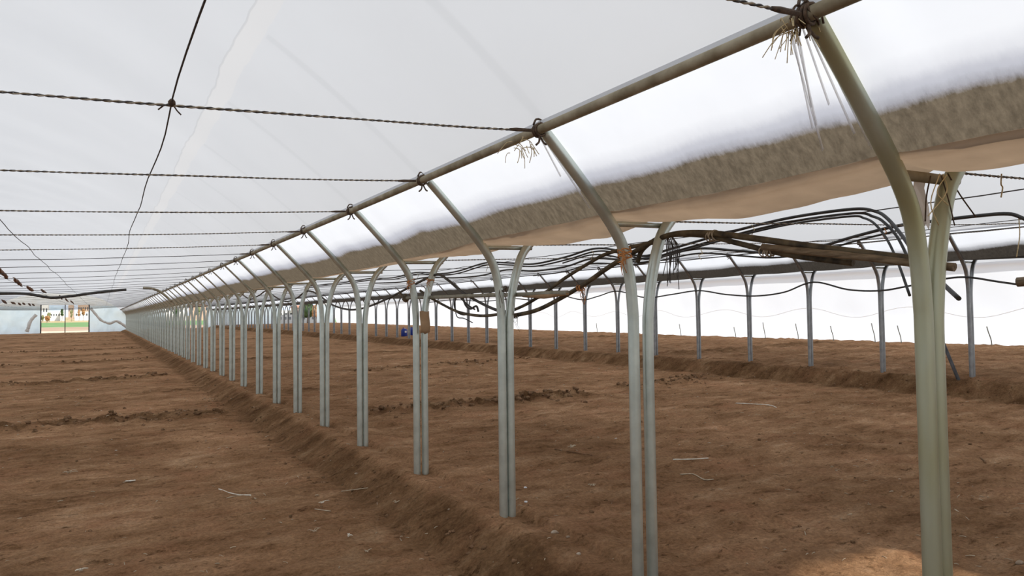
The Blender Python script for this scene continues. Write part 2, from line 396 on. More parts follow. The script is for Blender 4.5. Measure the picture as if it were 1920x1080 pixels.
for k in range(3):
    rows = []
    ys = axis([(-24, -6, 3, 3), (-6, 2.2, .08 if k == 1 else .4, .08 if k == 1 else .4), (2.2, 40, SP/4, SP/4), (40, YE, SP, SP)])
    nx = 90 if k == 1 else 40
    for y in ys:
        x0, x1 = bay(y, k)[:2]
        r = []
        for i in range(nx+1):
            u = i/nx; x = x0+(x1-x0)*(.5-.5*math.cos(PI*u))
            bil = .035*math.sin(PI*(((y-Y3)/SP) % 1))
            r.append((x, y, roof_z(x, y, k) + bil*math.sin(PI*u)**.5 + .02*nz(x*.8, y*.8)))
        rows.append(r)
    mb = MB(); mb.grid(rows)
    if k == 1:
        keep = []
        for f in mb.f:
            c = sum((mb.v[i] for i in f), Vector())/4
            if not in_sun_hole(c.x, c.y, c.z): keep.append(f)
        mb.f = keep; mb.m = [0]*len(keep)
    ceil = struct(mb.build('ceiling', M['seamed_roof' if k == 0 else 'roof_film']), ROOF_LAB[k])

# right side wall of film
rows = []
for y in axis([(-24, -2, 1, 1), (-2, 30, .3, .3), (30, YE, .8, .8)]):
    r = []
    for i in range(13):
        t = i/12; z = soil_z(wall_x(y), y) - .04 + t*2.95
        z = min(z, 3.05)
        r.append((wall_x(y)+.015*nz(y*.7, z*1.3)+.008*math.sin(y*3.76)*math.sin(PI*t)+(.35*(1-t)**6), y, z))
    rows.append(r)
mb = MB(); mb.grid(rows); struct(mb.build('wall_right', M['wall_film']), 'sunlit white film side wall beyond the far posts')
rows = [[(-12, y, -.4+i*.5) for i in range(7)] for y in axis([(-24, YE, 2, 2)])]
mb = MB(); mb.grid(rows); struct(mb.build('wall_left', M['wall_film']))

# end wall of film, open in three places
def end_piece(xs, z0f, k, drape, topf=None):
    mb = MB(); rows = []
    for x in xs:
        top = roof_z(x, YE, k) if k is not None else 2.55
        if topf is not None: top = min(top, topf)
        z0 = min(z0f(x), top-.01); r = []
        for i in range(11):
            t = i/10; z = z0+(top-z0)*t
            r.append((x, YE+drape*(.12*nz(x*1.7, z*.9, 3)+.06*nz(x*5, z*2, 6)), z))
        rows.append(r)
    mb.grid(rows); return mb
def lin(a, b, n): return [a+(b-a)*i/(n-1) for i in range(n)]
OPEN_L = (-6.68, -1.42); OPEN_M = (7.4, 12.85); OPEN_R = (22.6, 28.1)
def sz(x): return soil_z(x, YE)-.05
def top33(x): return 3.3
def top34(x): return 3.6
PIECES = [(lin(-12, OPEN_L[0], 26), sz, 0, 1.6), (lin(*OPEN_L, 12), top33, 0, .3), (lin(OPEN_L[1], 2.05, 24), sz, 0, 1.6),
          (lin(2.05, 3.47, 5), sz, None, .2), (lin(3.47, OPEN_M[0], 16), sz, 1, 1), (lin(*OPEN_M, 12), top34, 1, .3) if False else (lin(12.85, 12.95, 2), sz, 1, .2),
          (lin(12.95, 14.3, 5), sz, None, .2), (lin(14.3, OPEN_R[0], 30), sz, 2, 1), (lin(OPEN_R[0], OPEN_R[1], 12), lambda x: 3.75, 2, .3), (lin(OPEN_R[1], wall_x(YE), 12), sz, 2, 1)]
ENDS = ['bluish film end sheet left of the open doorway', 'film gable over the left opening', 'bluish film end sheet beside the near post row', '', 'bluish film end sheet behind the near posts', '', '',
        'bluish film end sheet behind the far posts', 'film gable over the far right opening', 'bluish film end sheet at the white wall']
for (xs, zf, k, dr), lb in zip(PIECES, ENDS):
    gab = zf(0) > 3
    if gab: struct(end_piece(xs, zf, k, dr).build('wall_end', M['gable_film']), lb or None); continue
    struct(end_piece(xs, zf, k, dr, 3.15).build('wall_end', M['end_film']), lb or None)
    if k is not None: struct(end_piece(xs, lambda x: 3.15, k, dr).build('wall_end', M['gable_film']))
mb = MB(); rows = []
for x in lin(*OPEN_M, 12):
    top = roof_z(x, YE, 1); rows.append([(x, YE, 3.4+(top-3.4)*i/4) for i in range(5)])
mb.grid(rows); struct(mb.build('wall_end', M['gable_film']))
mb = MB(); rows = []
for x in lin(-12, wall_x(0), 120):
    k = 0 if x < 2.05 else (1 if 3.47 < x < 12.95 else (2 if x > 14.3 else None))
    top = roof_z(x, -24, k) if k is not None else 2.55; rows.append([(x, -24.0, -.5+(top+.5)*i/4) for i in range(5)])
mb.grid(rows); struct(mb.build('wall_front_unseen', M['wall_film']))  # unseen front wall, added to close off the bright open end
# curtain folds gathered on the end sheets
def bunch(name, px, r, label):
    p = smooth_path([at(x, y, 1, YE-.25) for x, y in px], 6)
    mb = MB(); mb.tube(p, [r*(1+.35*nz(i*.7, r*9)) for i in range(len(p))], 8)
    tag(mb.build(name, M['bunched']), label, 'curtain')
bunch('curtain_fold', [(170, 578), (180, 590), (188, 599), (197, 604), (207, 606), (218, 602), (228, 607), (237, 613)], .16, 'gathered film curtain swagged across sheet right of the left opening')
bunch('curtain_fold', [(68, 590), (60, 598), (55, 607), (53, 615), (50, 622)], .2, 'gathered film curtain hanging beside left edge of the left opening')
for x, t in ((76.5, 'dark frame post at the left edge of the open end doorway'), (122, 'thin middle post standing in the open end doorway'), (167, 'dark frame post at the right edge of the open end doorway')):
    a = at(x, 600, 1, YE-.1); mb = MB(); mb.tube([(a.x, a.y, -.4), (a.x, a.y, 3.35)], .07 if x != 122 else .05, 8)
    tag(mb.build('doorway_post', M['dark']), t, 'post')

# land outside
mb = MB(); mb.grid([[(x, y, -.62) for x in (-900, -300, -60, 60, 300, 900)] for y in (-300, -60, -7, 104, 300, 1200)])
struct(mb.build('ground', M['sand']), 'pale sandy land outside the tunnels')
def strip(name, y0, y1, z0, z1, m, lb):
    mb = MB(); mb.grid([[(x, y, z0+(z1-z0)*(y-y0)/(y1-y0)+.1*nz(x*.1, y*.1)) for x in lin(-160, 260, 60)] for y in lin(y0, y1, 8)])
    return struct(mb.build(name, M[m]), lb)
strip('sand_path', YE+.7, 128, -.34, -.34, 'sand', 'bright sandy track outside the open end')
strip('tilled_field', 128, 185, -.34, -.4, 'tilled', 'pinkish tilled field outside the open end')
strip('green_field', 185, 330, -.4, -.1, 'crop', 'green crop strip outside the open end')
strip('stubble_field', 330, 520, -.1, 2.2, 'stubble', 'tan stubble field rising behind the green strip')

# ================================================================ film gutters along the rows
def gutter(x0, zoff, name, y_from, label, pleats):
    root = empty(name, (x0, Y3, zoff)); tag(root, label, 'film gutter')
    ys = []
    n0 = int(round((y_from-Y3)/SP)); seq = []
    for h in range(n0, N_END-2):
        near = abs(h) <= 4
        sub = 40 if (near and x0 < 5) else (10 if h < 20 else 4)
        seq += [h+i/sub for i in range(sub)]
    seq.append(N_END-2)
    up, be = [], []
    for h in seq:
        ry = (near_y(int(math.floor(h))+3)*(1-(h % 1)) + near_y(int(math.floor(h))+4)*(h % 1)) if x0 < 5 else Y3+h*SP
        y = ry-Y3
        m = math.sin(PI*(h % 1)); m = m**.6
        wob = nz(ry*1.6, 2.2)*.02*m + nz(ry*5, 4.4)*.008*m
        dn = -.045*m + wob
        d_h = min(h % 1, 1-(h % 1))*SP
        pl = 0
        if pleats and d_h < .5:
            hn = int(round(h)); st = {-2: 1.2, -1: .7}.get(hn, .35)
            pl = st*.008*math.exp(-d_h/.14)
        # left face from the top pipe down to the crease, then the belly
        L = [(-.705, 2.655), (-.665, 2.625), (-.60, 2.565), (-.52, 2.485), (-.44, 2.405), (-.36, 2.325), (-.28, 2.25), (-.215, 2.185+.3*dn)]
        tg = sstep(-.6, 1.6, h); L[-1] = (L[-1][0]+.050*tg, L[-1][1]-.040*tg); dn *= 1-.45*tg; pa = []
        for i, (dx, z) in enumerate(L):
            s = math.sin(PI*i/(len(L)-1)); q = pl*math.sin(ry*170+i*.35)*(1 if i > 0 else 0) if pl else 0
            k = .018*s*m
            pa.append((dx+k+q*.7-.01*nz(ry*2, i*.5)*m*(i > 1), y, z-k*.3+q*.7))
        e = pa[-1]
        up.append(pa)
        wv = .018*(1-.6*tg)*nz(ry*2.3, 5.5)*m; B = [(e[0], e[2]), (-.219-.006*m-.5*wv+.056*tg, 2.178+.5*dn+wv-.036*tg), (-.214-.020*m*(1-tg)-wv+.058*tg, 2.160+.8*dn+wv-.020*tg), (-.16+.03*tg, 2.15+1.2*dn*(1-.7*tg)-.002*tg), (-.05, 2.147+1.6*dn*(1-.9*tg)+.016*tg), (.08, 2.15+1.5*dn*(1-.9*tg)+.016*tg), (.20, 2.19+.8*dn*(1-.8*tg)), (.30, 2.27+.3*dn), (.44, 2.41), (.60, 2.57), (.69, 2.64)]
        be.append([(dx+.006*nz(ry*7, j)*m, y, z+.006*nz(ry*6, j, 4)*m*(j > 0)) for j, (dx, z) in enumerate(B)])
    a = MB(); a.grid(up); a.build('film_panel', M['gutter_film' if x0 < 5 else 'gutter_film_far'], root)
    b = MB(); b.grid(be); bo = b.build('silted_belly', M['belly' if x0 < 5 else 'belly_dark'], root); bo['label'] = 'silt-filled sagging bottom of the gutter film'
    if pleats:
        random.seed(8)
        for hn, cnt in ((-2, 7), (-1, 4)):
            yc = near_y(hn+3)-Y3
            for i in range(cnt):
                y0 = yc+.01+.012*i; y1 = yc+.05+.035*i*random.uniform(.8, 1.2); t1 = random.uniform(.45, .95)
                q = []
                for k in range(9):
                    t = k/8*t1; x = -.69+.47*t-.012; z = 2.635-.45*t-.012; y = y0+(y1-y0)*t/t1; wd = .002+.003*t
                    q.append([(x+.004, y-wd, z+.004), (x-.003, y, z-.003), (x+.004, y+wd, z+.004)])
                f = MB(); f.grid(q); f.build('film_crease', M['crease'], root)
    return root
gutter(XN, 0, 'film_gutter', -24, 'long white film gutter hung in the near post row, brown with silt below', True)
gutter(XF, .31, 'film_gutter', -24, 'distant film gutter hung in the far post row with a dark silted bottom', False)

# ================================================================ hoop posts
def post_proto(name, mat, x, y, z):
    root = empty(name, (x, y, z)); r = .034
    lp = smooth_path([(-.036, 0, -.25), (-.036, 0, .6), (-.036, 0, 1.45), (-.040, 0, 1.62), (-.058, 0, 1.80), (-.098, 0, 1.96), (-.17, 0, 2.085), (-.27, 0, 2.205), (-.40, 0, 2.345), (-.55, 0, 2.50), (-.655, 0, 2.605)], 4)
    rp = smooth_path([(.036, 0, -.25), (.036, 0, .6), (.036, 0, 1.42), (.046, 0, 1.62), (.075, 0, 1.80), (.120, 0, 1.96), (.172, 0, 2.08), (.265, 0, 2.185), (.40, 0, 2.315), (.56, 0, 2.46), (.69, 0, 2.60)], 4)
    a = MB().tube(lp, r, 12).build('pipe', mat, root)
    b = MB().tube(rp, r, 12).build('pipe', mat, root)
    c = MB().tube([(-.19, .03, 2.118), (.06, .03, 2.125), (.275, .03, 2.13)], .017, 8).build('crossbar', M['steel'], root)
    k = MB(); hx = []
    for i in range(40):
        q = i/39*2*PI*3.2; hx.append((-.715+.034*math.cos(q), -.035+i/39*.05, 2.600+.034*math.sin(q)))
    k.tube(hx, .0065, 5)
    k.tube(smooth_path([(-.72, -.02, 2.565), (-.73, -.03, 2.53), (-.75, -.03, 2.51)], 3), .006, 5)
    k.tube(smooth_path([(-.70, -.0, 2.565), (-.69, -.02, 2.53), (-.68, -.03, 2.52)], 3), .006, 5)
    k.tube(smooth_path([(-.71, 0, 2.63), (-.69, 0, 2.66), (-.72, .01, 2.665), (-.745, 0, 2.63)], 3), .006, 5)
    d = k.build('wire_clamp', M['rust'], root)
    KIDS[root.name] = [a, b, c, d]; return root
near0 = post_proto('hoop_post', M['steel'], XN, hoop_y(1), 0)
far0 = post_proto('hoop_post', M['steel_backlit'], XF, hoop_y(4), .3)
random.seed(4)
SPECIAL = {1: 'nearest and largest twin-pipe hoop post, stained greenish, at the right', 2: 'second twin-pipe hoop post from the camera with a gap between its pipes',
           3: 'third twin-pipe hoop post from the camera, pipes touching', 4: 'fourth twin-pipe hoop post from the camera, cardboard scrap tied to it'}
for n in range(1, N_END):
    if n == 1: o, ks = near0, KIDS[near0.name]
    else: o, ks = dup(near0)
    o.location = (XN + (.015*(random.random()-.5) if n > 3 else 0), near_y(n), .0 if n < 9 else .02)
    if n > 20 and n % 2: o.rotation_euler = (0, 0, .03*(random.random()-.5))
    if n == 2:
        ks[0].location.x = -.022; ks[1].location.x = .018
    if n == 4:
        ks[0].location.x = -.006; ks[1].location.x = .012
    if n in SPECIAL: tag(o, SPECIAL[n], 'post', 'hoop posts of the near row')
    elif n <= 20: tag(o, ORD[n-1]+' twin-pipe hoop post from the camera in the near row', 'post', 'hoop posts of the near row')
    else: tag(o, 'thin distant twin-pipe hoop post crowded towards the end of the near row', 'post', 'hoop posts of the near row')
for ch in KIDS[near0.name][:2]:
    ch.data = ch.data.copy(); ch.data.materials[0] = M['steel_green']
tb = MB().tube([(-.15, .03, 2.115), (.06, .03, 2.122), (.30, .03, 2.125)], .021, 10).build('crossbar', M['purlin'])
KIDS[near0.name][2].data = tb.data; bpy.data.objects.remove(tb)
cp = MB(); cp.tube([(-.150, .01, 2.112), (-.135, .02, 2.115), (-.115, .03, 2.117)], [.024, .029, .025], 8); cp.build('rusty_coupler', M['rust'], near0)['label'] = 'rusty coupler joining the crossbar to the left pipe'
for n in range(4, N_END):
    if n == 4: o, ks = far0, KIDS[far0.name]
    else: o, ks = dup(far0)
    y = hoop_y(n)
    o.location = (XF+.03*(random.random()-.5), y, soil_z(XF, y)-.005)
    k = n-4
    if k < 15: tag(o, ('far row post nearest the right edge of the photo, beside the leaning rod' if k == 0 else ORD[k]+' twin-pipe post of the far row from the right edge'), 'post', 'hoop posts of the far row')
    else: tag(o, 'tiny distant post of the far row seen between the near posts', 'post', 'hoop posts of the far row')

# long pipe along the tops of the near posts
p = []
for h in axis([(-1.2, YE, .83, 1.67)]):
    p.append((2.052+.006*nz(h*.3, 1), h, 2.600+.008*nz(h*.25, 3)))
tag(MB().tube(p, .0255, 12).build('purlin_pipe', M['purlin']), 'long weathered pipe running along the tops of the near posts', 'pipe')
p = [(12.93, h, 2.90) for h in axis([(5, YE, 5, 5)])]
tag(MB().tube(p, .012, 6).build('purlin_wire', M['wire']), 'thin dark wire along the tops of the far posts', 'wire')

# ================================================================ tie wires
def twisted(path, r, pitch):
    a, b = [], []; L = 0
    for i, q in enumerate(path):
        if i: L += (q-path[i-1]).length
        ph = 2*PI*L/pitch; off = Vector((0, math.cos(ph), math.sin(ph)))*r*.75
        a.append(q+off); b.append(q-off)
    return a, b
def left_tie_z(x): d = 2.03-x; return 2.592-.078*d+.0056*d*d
for n in range(1, 44):
    y = near_y(n)-.02; root = empty('tie_wire', (2.0, y, 2.59))
    w0 = Vector((2.0, y, 2.59)); fine = n <= 6
    xs = lin(1.98, -11.9, 900 if fine else 60); jy = .05*nz(n*3.3, 1)
    path = [Vector((x, y+jy*(2-x)/14+.004*nz(x*2, n), left_tie_z(x)+.006*nz(x, n*1.7)))-w0 for x in xs]
    mb = MB()
    if fine:
        a, b = twisted(path, .0042, .075); mb.tube(a, .0036, 4, 0, False); mb.tube(b, .0036, 4, 1, False)
    else: mb.tube(path, .0045 if n < 14 else .006, 4, 0)
    mb.build('strand', [M['wire'], M['wire_tan']] if fine else [M['wire']], root)
    if n < 9:
        k = MB(); k.tube([(-.14, 0, -.012), (-.10, .0, -.008), (.0, 0, .0)], [.007, .0105, .009], 6)
        kk = k.build('wire_wrap', M['rust'], root); kk['label'] = 'dark wrapped end of the tie wire'
    lab = (ORD[n-1]+' tie wire from the camera crossing the left bay under the roof') if n <= 14 else 'thin distant tie wire crossing the left bay under the roof'
    tag(root, lab, 'wire', 'tie wires of the left bay')
for n in range(1, 34):
    y = near_y(n)-.02; fine = n <= 4
    xs = lin(XN+.27, 12.9, 420 if fine else 30)
    path = [Vector((x, y+.02*nz(x*.6, n*2.1), 2.15+.076*(x-3.04)-.10*math.sin(PI*(x-3.04)/9.9)+.006*nz(x, n))) for x in xs]
    mb = MB()
    if fine:
        a, b = twisted(path, .0040, .075); mb.tube(a, .0034, 4, 0, False); mb.tube(b, .0034, 4, 1, False)
    else: mb.tube(path, .004 if n < 12 else .006, 4)
    o = mb.build('tie_wire', [M['wire'], M['wire_tan']] if fine else [M['wire']])
    lab = (ORD[n-1]+' tie wire from the camera crossing the middle bay') if n <= 10 else 'thin distant tie wire crossing the middle bay beyond the near posts'
    tag(o, lab, 'wire', 'tie wires of the middle bay')
# long wires running away down the bays
def long_wire(x, lab, zf, y0=-1, knots=(), amp=.03):
    root = empty('long_wire', (x, 3, 2.5)); w0 = Vector((x, 3, 2.5))
    path = []
    for y in axis([(y0, 40, .28, .5), (40, YE, 2, 2)]):
        h = (y-near_y(2))/SP; sag = -.02*math.sin(PI*(h % 1))
        path.append(Vector((x+amp*nz(y*.55, x), y, zf(x)+.014+sag*.5+.008*nz(y*1.7, x)))-w0)
    MB().tube(path, .0035, 5).build('strand', M['wire'], root)
    tag(root, lab, 'wire')
    for n in knots:
        y = near_y(n)-.02; k = MB(); c = Vector((x+amp*nz(y*.55, x), y, zf(x)+.01))-w0
        k.lump(c, .016, n); k.tube([c, c+Vector((-.03, .0, -.015)), c+Vector((-.05, 0, -.035))], .003, 4); k.tube([c, c+Vector((.02, .0, -.03)), c+Vector((.035, 0, -.045))], .003, 4)
        k.build('wire_knot', M['rust'], root)
    return root
long_wire(.25, 'thin dark wire running down the left bay, knotted over the tie wires', left_tie_z, knots=(2,))
long_wire(-.74, 'thin dark wire at the left edge running down the left bay', left_tie_z)
long_wire(-1.62, 'thin wire down the left bay with brown rags hanging on it', left_tie_z, 8)
long_wire(-4.7, 'farthest left long wire with a few small brown rags', left_tie_z, 30)
def mid_z(x): return 2.15+.076*(x-3.04)-.10*math.sin(PI*(x-3.04)/9.9)
long_wire(4.1, 'thin wire running down the middle bay close to the near posts', mid_z)
long_wire(6.9, 'thin wire running down the centre of the middle bay', mid_z)
long_wire(9.6, 'thin wire running down the middle bay towards the far posts', mid_z)

# ================================================================ hoses
def hose(px, axis_, val, r, lab, mat='hose', sub=6, name='hose', off=(0, 0, 0), seg=8):
    pts = []
    for q in px:
        v = q[2] if len(q) > 2 else val
        pts.append(at(q[0], q[1], axis_, v)+Vector(off))
    return tag(MB().tube(smooth_path(pts, sub), r, seg).build(name, M[mat]), lab, 'hose' if name.endswith('hose') else 'pole')
HA = [(1600, 392), (1500, 405), (1420, 422), (1330, 446), (1260, 466), (1205, 480), (1150, 468), (1110, 467), (1060, 482), (1000, 495), (955, 493), (910, 493), (860, 508), (825, 513), (780, 511), (735, 521), (695, 522), (650, 529), (610, 533), (570, 538)]
hose([(1798, 560, 3.9), (1768, 532, 4.1), (1725, 490, 4.4), (1690, 440, 4.7), (1662, 408, 4.9), (1640, 396, 5)] + HA, 0, 5.0, .0125, 'upper black hose hung down the middle bay, its free end dropping behind nearest post')
hose([(1716, 560, 4.3), (1706, 500, 4.5), (1680, 440, 4.75), (1652, 408, 4.9), (1632, 398, 5)] + HA, 0, 5.0, .0105, 'middle strand of the black hose bundle curving down behind nearest post', off=(.03, 0, -.03))
hose([(1712, 545, 4.4), (1690, 485, 4.6), (1668, 440, 4.8), (1645, 412, 4.9), (1625, 402, 5)] + [(x, y+7) for x, y in HA[:9]], 0, 5.0, .009, 'lowest short strand of the black hose bundle in the middle bay', off=(-.04, 0, -.03))
HB = [(1960, 425), (1920, 410), (1890, 401), (1830, 405), (1740, 416), (1680, 424), (1600, 444), (1530, 464), (1450, 474), (1380, 470), (1310, 466), (1240, 479), (1180, 487), (1110, 485), (1060, 500), (1000, 508), (950, 506), (900, 517), (850, 521), (800, 520), (750, 529), (700, 531)]
hose(HB, 0, 6.2, .015, 'black hose hung along the middle bay, leaving at the right edge')
hose([(x, y+9) for x, y in HB[5:16]], 0, 6.25, .010, 'thinner black hose slung just below another in the middle bay')
hose([(1745, 489), (1650, 478), (1500, 459), (1400, 445), (1330, 437), (1270, 438), (1230, 450), (1190, 472), (1140, 502), (1100, 530), (1050, 560), (1005, 582), (962, 592)], 0, 2.93, .017, 'thick dirty black hose arching over the second post and sagging to the third', 'hose_dirty')
hose([(1600, 493), (1500, 481), (1441, 470), (1380, 455), (1325, 442), (1270, 440), (1235, 446), (1205, 468), (1195, 492)], 0, 2.96, .015, 'dirty brown hose lashed below the thick hose between first two posts', 'hose_dirty')
hose([(1240, 452), (1190, 462), (1140, 475), (1110, 490), (1060, 521), (1020, 550), (980, 574), (940, 588), (900, 592), (860, 585), (830, 571), (805, 557), (788, 545)], 0, 2.93, .013, 'dirty hose hanging in a deep loop between second and fourth posts', 'hose_dirty')
hose([(960, 586), (930, 581), (890, 562), (860, 542), (840, 525), (822, 515), (800, 522), (765, 540), (720, 563), (680, 578), (650, 580), (620, 570), (596, 552), (575, 546), (555, 560), (535, 565), (515, 556), (500, 545), (487, 553), (470, 561), (455, 553)], 0, 2.92, .0135, 'dark hose looping from post to post along the near row from the third post', 'hose')
hose([(1920, 535), (1870, 528), (1815, 520), (1770, 523), (1700, 537), (1650, 545), (1590, 543), (1525, 529), (1470, 548), (1415, 555), (1360, 552), (1310, 545), (1260, 552), (1210, 558), (1157, 546), (1120, 556), (1090, 562), (1040, 552), (1000, 562), (960, 560), (905, 565), (850, 562), (800, 568)], 0, 13.52, .018, 'thin dark hose sagging along the far row of posts')
hose([(-40, 552), (0, 550), (50, 551), (80, 556), (100, 558), (135, 555), (170, 550), (205, 546), (237, 543)], 1, 29.5, .05, 'dark hose slung across the left bay in the distance')
hose([(268, 540), (285, 541), (300, 547), (312, 556), (322, 566)], 1, 29.45, .045, 'bent pole reaching over the top pipe at the distant near row', 'purlin', name='bent_pole')
hose([(880, 588), (868, 590), (856, 584), (852, 570), (858, 555), (868, 563), (880, 574), (890, 580)], 0, 2.98, .008, 'tangled black hose offcut hanging below the pole at the fourth post', 'hose', name='tangled_hose')
hose([(866, 552), (873, 572), (882, 579), (893, 574), (897, 584)], 0, 3.0, .010, 'short curled black hose stub hanging between third and fourth posts', 'hose', name='curled_hose')
hose([(853, 557), (856, 592), (870, 597), (886, 605)], 0, 2.95, .005, 'thin bent black tube dangling under the pole between third and fourth posts', 'hose', name='thin_hose')

# poles tied along the near row
def pole(pa, pb, X, r, mat, lab, name='pole', sag=.0):
    a, b = at(*pa, 0, X), at(*pb, 0, X); root = empty(name, a)
    pts = [a+(b-a)*t+Vector((0, 0, -sag*math.sin(PI*t)+.006*nz(t*7, X)))-a for t in lin(0, 1, 12)]
    MB().tube(pts, [r*(1+.12*nz(i, X*5)) for i in range(12)], 10).build('shaft', M[mat], root)
    return tag(root, lab, 'pole'), a, b
pole((1430, 463), (1790, 501), 2.885, .017, 'wood', 'dark wooden pole tied behind the nearest post beside the hoses')
pole((1908, 529), (2010, 520), 8.0, .05, 'wood', 'brown pole end poking in at the right edge, level with the far post forks')
root, a, b = pole((762, 559), (1064, 549), 2.885, .018, 'pole_grey', 'grey straight pole lashed across third and fourth posts')
mb = MB(); mb.tube([(b-a)*.80+Vector((.0, 0, -.012)), (b-a)*.90+Vector((0, 0, -.018)), (b-a)*1.0+Vector((0, 0, -.004))], [.012, .022, .014], 8); e_ = mb.build('split_end', M['wood_tan'], root); e_['label'] = 'orange-brown split end of the pole'
mb = MB(); mb.lump((-.0, .02, -.0), .05, 3, 2, (.8, 1, .9)); mb.tube([(0, .03, 0), (.0, .12, .02), (0, .2, .06)], .014, 6); mb.build('lashing', M['hose_dirty'], root)
a, b = at(1806, 724, 0, 13.35), at(1764, 632, 0, 13.55)
a.z -= .1
tag(MB().tube([a, a+(b-a)*.5, b], .03, 8).build('leaning_rod', M['dark']), 'dark rod leaning from the ground against the right-hand far post', 'rod')

# ================================================================ twine, wire and scraps
def strands(name, c, n, spread, length, r, mat, lab, cat='twine', seed=1, down=.6):
    random.seed(seed); mb = MB(); c = Vector(c)
    for i in range(n):
        d = Vector((random.uniform(-1, 1), random.uniform(-1, 1), random.uniform(-1, .5)*down-.3)).normalized()
        L = length*random.uniform(.5, 1.2); p0 = c+Vector((random.uniform(-1, 1), random.uniform(-1, 1), random.uniform(-1, 1)))*spread
        mb.tube(smooth_path([p0, p0+d*L*.4+Vector((0, 0, .01)), p0+d*L*.7, p0+d*L+Vector((random.uniform(-.02, .02), random.uniform(-.02, .02), -.03))], 3), r, 4)
    return tag(mb.build(name, M[mat]), lab, cat)
c1 = Vector((2.055, near_y(1)+.05, 2.585))
strands('twine_tuft', c1, 26, .028, .085, .0017, 'straw', 'frayed straw-coloured twine tuft on the top pipe at nearest post', seed=3)
strands('wire_tangle', c1+Vector((-.01, -.06, .03)), 14, .022, .05, .004, 'rust', 'dark rusty wire tangle on the top pipe at nearest post', 'wire', seed=5)
for px, n, s, lb in (((985, 268), 10, 7, 'straw twine wound on the top pipe just past the second post'), ((965, 277), 6, 8, 'loose end of straw twine trailing along the top pipe past the second post')):
    c = at(*px, 0, 2.035); strands('twine_tuft', c, n, .03, .09, .0022, 'straw', lb, seed=s, down=.1)
def wrap(c, R_, r, mat, turns, h, lab, axis_='Z', tails=2, seed=1, name='twine_wrap'):
    random.seed(seed); mb = MB(); c = Vector(c); pts = []; r *= .62
    for i in range(turns*14+1):
        q = 2*PI*i/14; t = i/(turns*14); k = int(i/14); tilt = .35*R_*math.sin(q+k*2.1+seed)+.25*h*nz(k*1.7, seed)
        R2 = R_*.9*(1+.10*nz(k*.9+q*.15, seed))
        v = Vector((math.cos(q)*R2, math.sin(q)*R2, (t-.5)*h+tilt)) if axis_ == 'Z' else Vector((math.cos(q)*R2, (t-.5)*h+tilt, math.sin(q)*R2))
        pts.append(c+v)
    mb.tube(pts, r, 5)
    for k in range(tails*2):
        p0 = c+Vector((-R_*.9 if axis_ == 'Z' else 0, -R_*random.uniform(.5, 1), random.uniform(-.5, .5)*h)); L = random.uniform(.04, .15)
        mb.tube(smooth_path([p0, p0+Vector((random.uniform(-.04, .02), -.012, -L*.35)), p0+Vector((random.uniform(-.03, .03), -.01, -L))], 4), r*.7, 4)
    return tag(mb.build(name, M[mat]), lab, 'twine')
y2 = near_y(2)
wrap((2.655, y2, 1.935), .045, .006, 'orange', 6, .07, 'orange twine wound round the left pipe of the second post', seed=2, tails=3)
wrap(at(1088, 540, 0, 2.93), .024, .005, 'orange', 5, .06, 'orange twine tied round the hose left of the second post', 'Y', 2, 5)
wrap(at(1337, 442, 0, 2.94), .034, .005, 'wire_tan', 6, .05, 'tan tape binding two hoses near the arch crest', 'Y', 0, 6)
wrap(at(1441, 471, 0, 2.94), .030, .005, 'wire_tan', 6, .05, 'tan tape binding the dirty hose halfway to the nearest post', 'Y', 0, 7)
wrap((2.67, near_y(4), 1.915), .043, .005, 'orange', 4, .06, 'orange twine round the left pipe of the fourth post', seed=8, tails=3)
wrap((2.885, near_y(4), 1.94), .043, .005, 'orange', 3, .05, 'orange twine round the right pipe of the fourth post', seed=9, tails=2)
wrap(at(967, 592, 0, 2.9), .022, .004, 'rust', 4, .04, 'rusty wire binding the hose end at the third post', 'Y', 2, 10)
wrap((2.74, near_y(3), 1.78), .042, .005, 'rust', 3, .03, 'rusty wire binding the pole to the third post', seed=11, tails=1)
# hanging wires and strings
def string(px, axis_, val, r, mat, lab, name='hanging_string', cat='string'):
    pts = [at(q[0], q[1], axis_, q[2] if len(q) > 2 else val) for q in px]
    return tag(MB().tube(smooth_path(pts, 4), r, 5).build(name, M[mat]), lab, cat)
y1 = near_y(1)
string([(1745, 330), (1737, 370), (1735, 415)], 1, y1-.02, .003, 'rust', 'thin rusty wire hanging straight down left of the nearest post fork', 'hanging_wire', 'wire')
string([(1777, 325), (1800, 365), (1830, 407)], 1, y1-.02, .003, 'rust', 'thin rusty wire slanting right from the crossbar of the nearest post', 'hanging_wire', 'wire')
string([(1765, 330), (1780, 380), (1790, 423)], 1, y1-.04, .0025, 'rust', 'short rusty wire dangling in front of the nearest post right pipe', 'hanging_wire', 'wire')
for k, px in enumerate(([(1762, 326), (1745, 380), (1760, 422)], [(1768, 326), (1775, 360), (1740, 405)], [(1775, 328), (1757, 360), (1778, 385)])):
    string(px, 1, y1-.05, .0022, 'straw', ('straw twine strand dangling left over the nearest post right pipe', 'straw twine strand crossing the nearest post right pipe', 'short straw twine strand under the nearest post crossbar')[k])
string([(1878, 326), (1877, 345), (1880, 352), (1877, 370)], 1, y1, .003, 'straw', 'straw twine hanging on the tie wire at right edge')
string([(1910, 405), (1912, 440), (1908, 470), (1906, 482)], 0, 6.2, .004, 'straw', 'straw twine hanging from the black hose at right edge')
SU = [((1413, 421), 'straw twine hanger under the black hose right of the second post'), ((1112, 469), 'twine hanger under the black hose left of the second post'), ((914, 495), 'twine hanger under the black hose left of the third post'), ((784, 512), 'twine hanger under the black hose left of the fourth post')]
for (x, y), lb in SU:
    s = 24*(x-200)/1213
    string([(x-s*.15, y), (x+s*.05, y+s*.4), (x-s*.12, y+s*.75), (x-s*.2, y+s)], 0, 4.97, .0035, 'straw', lb)
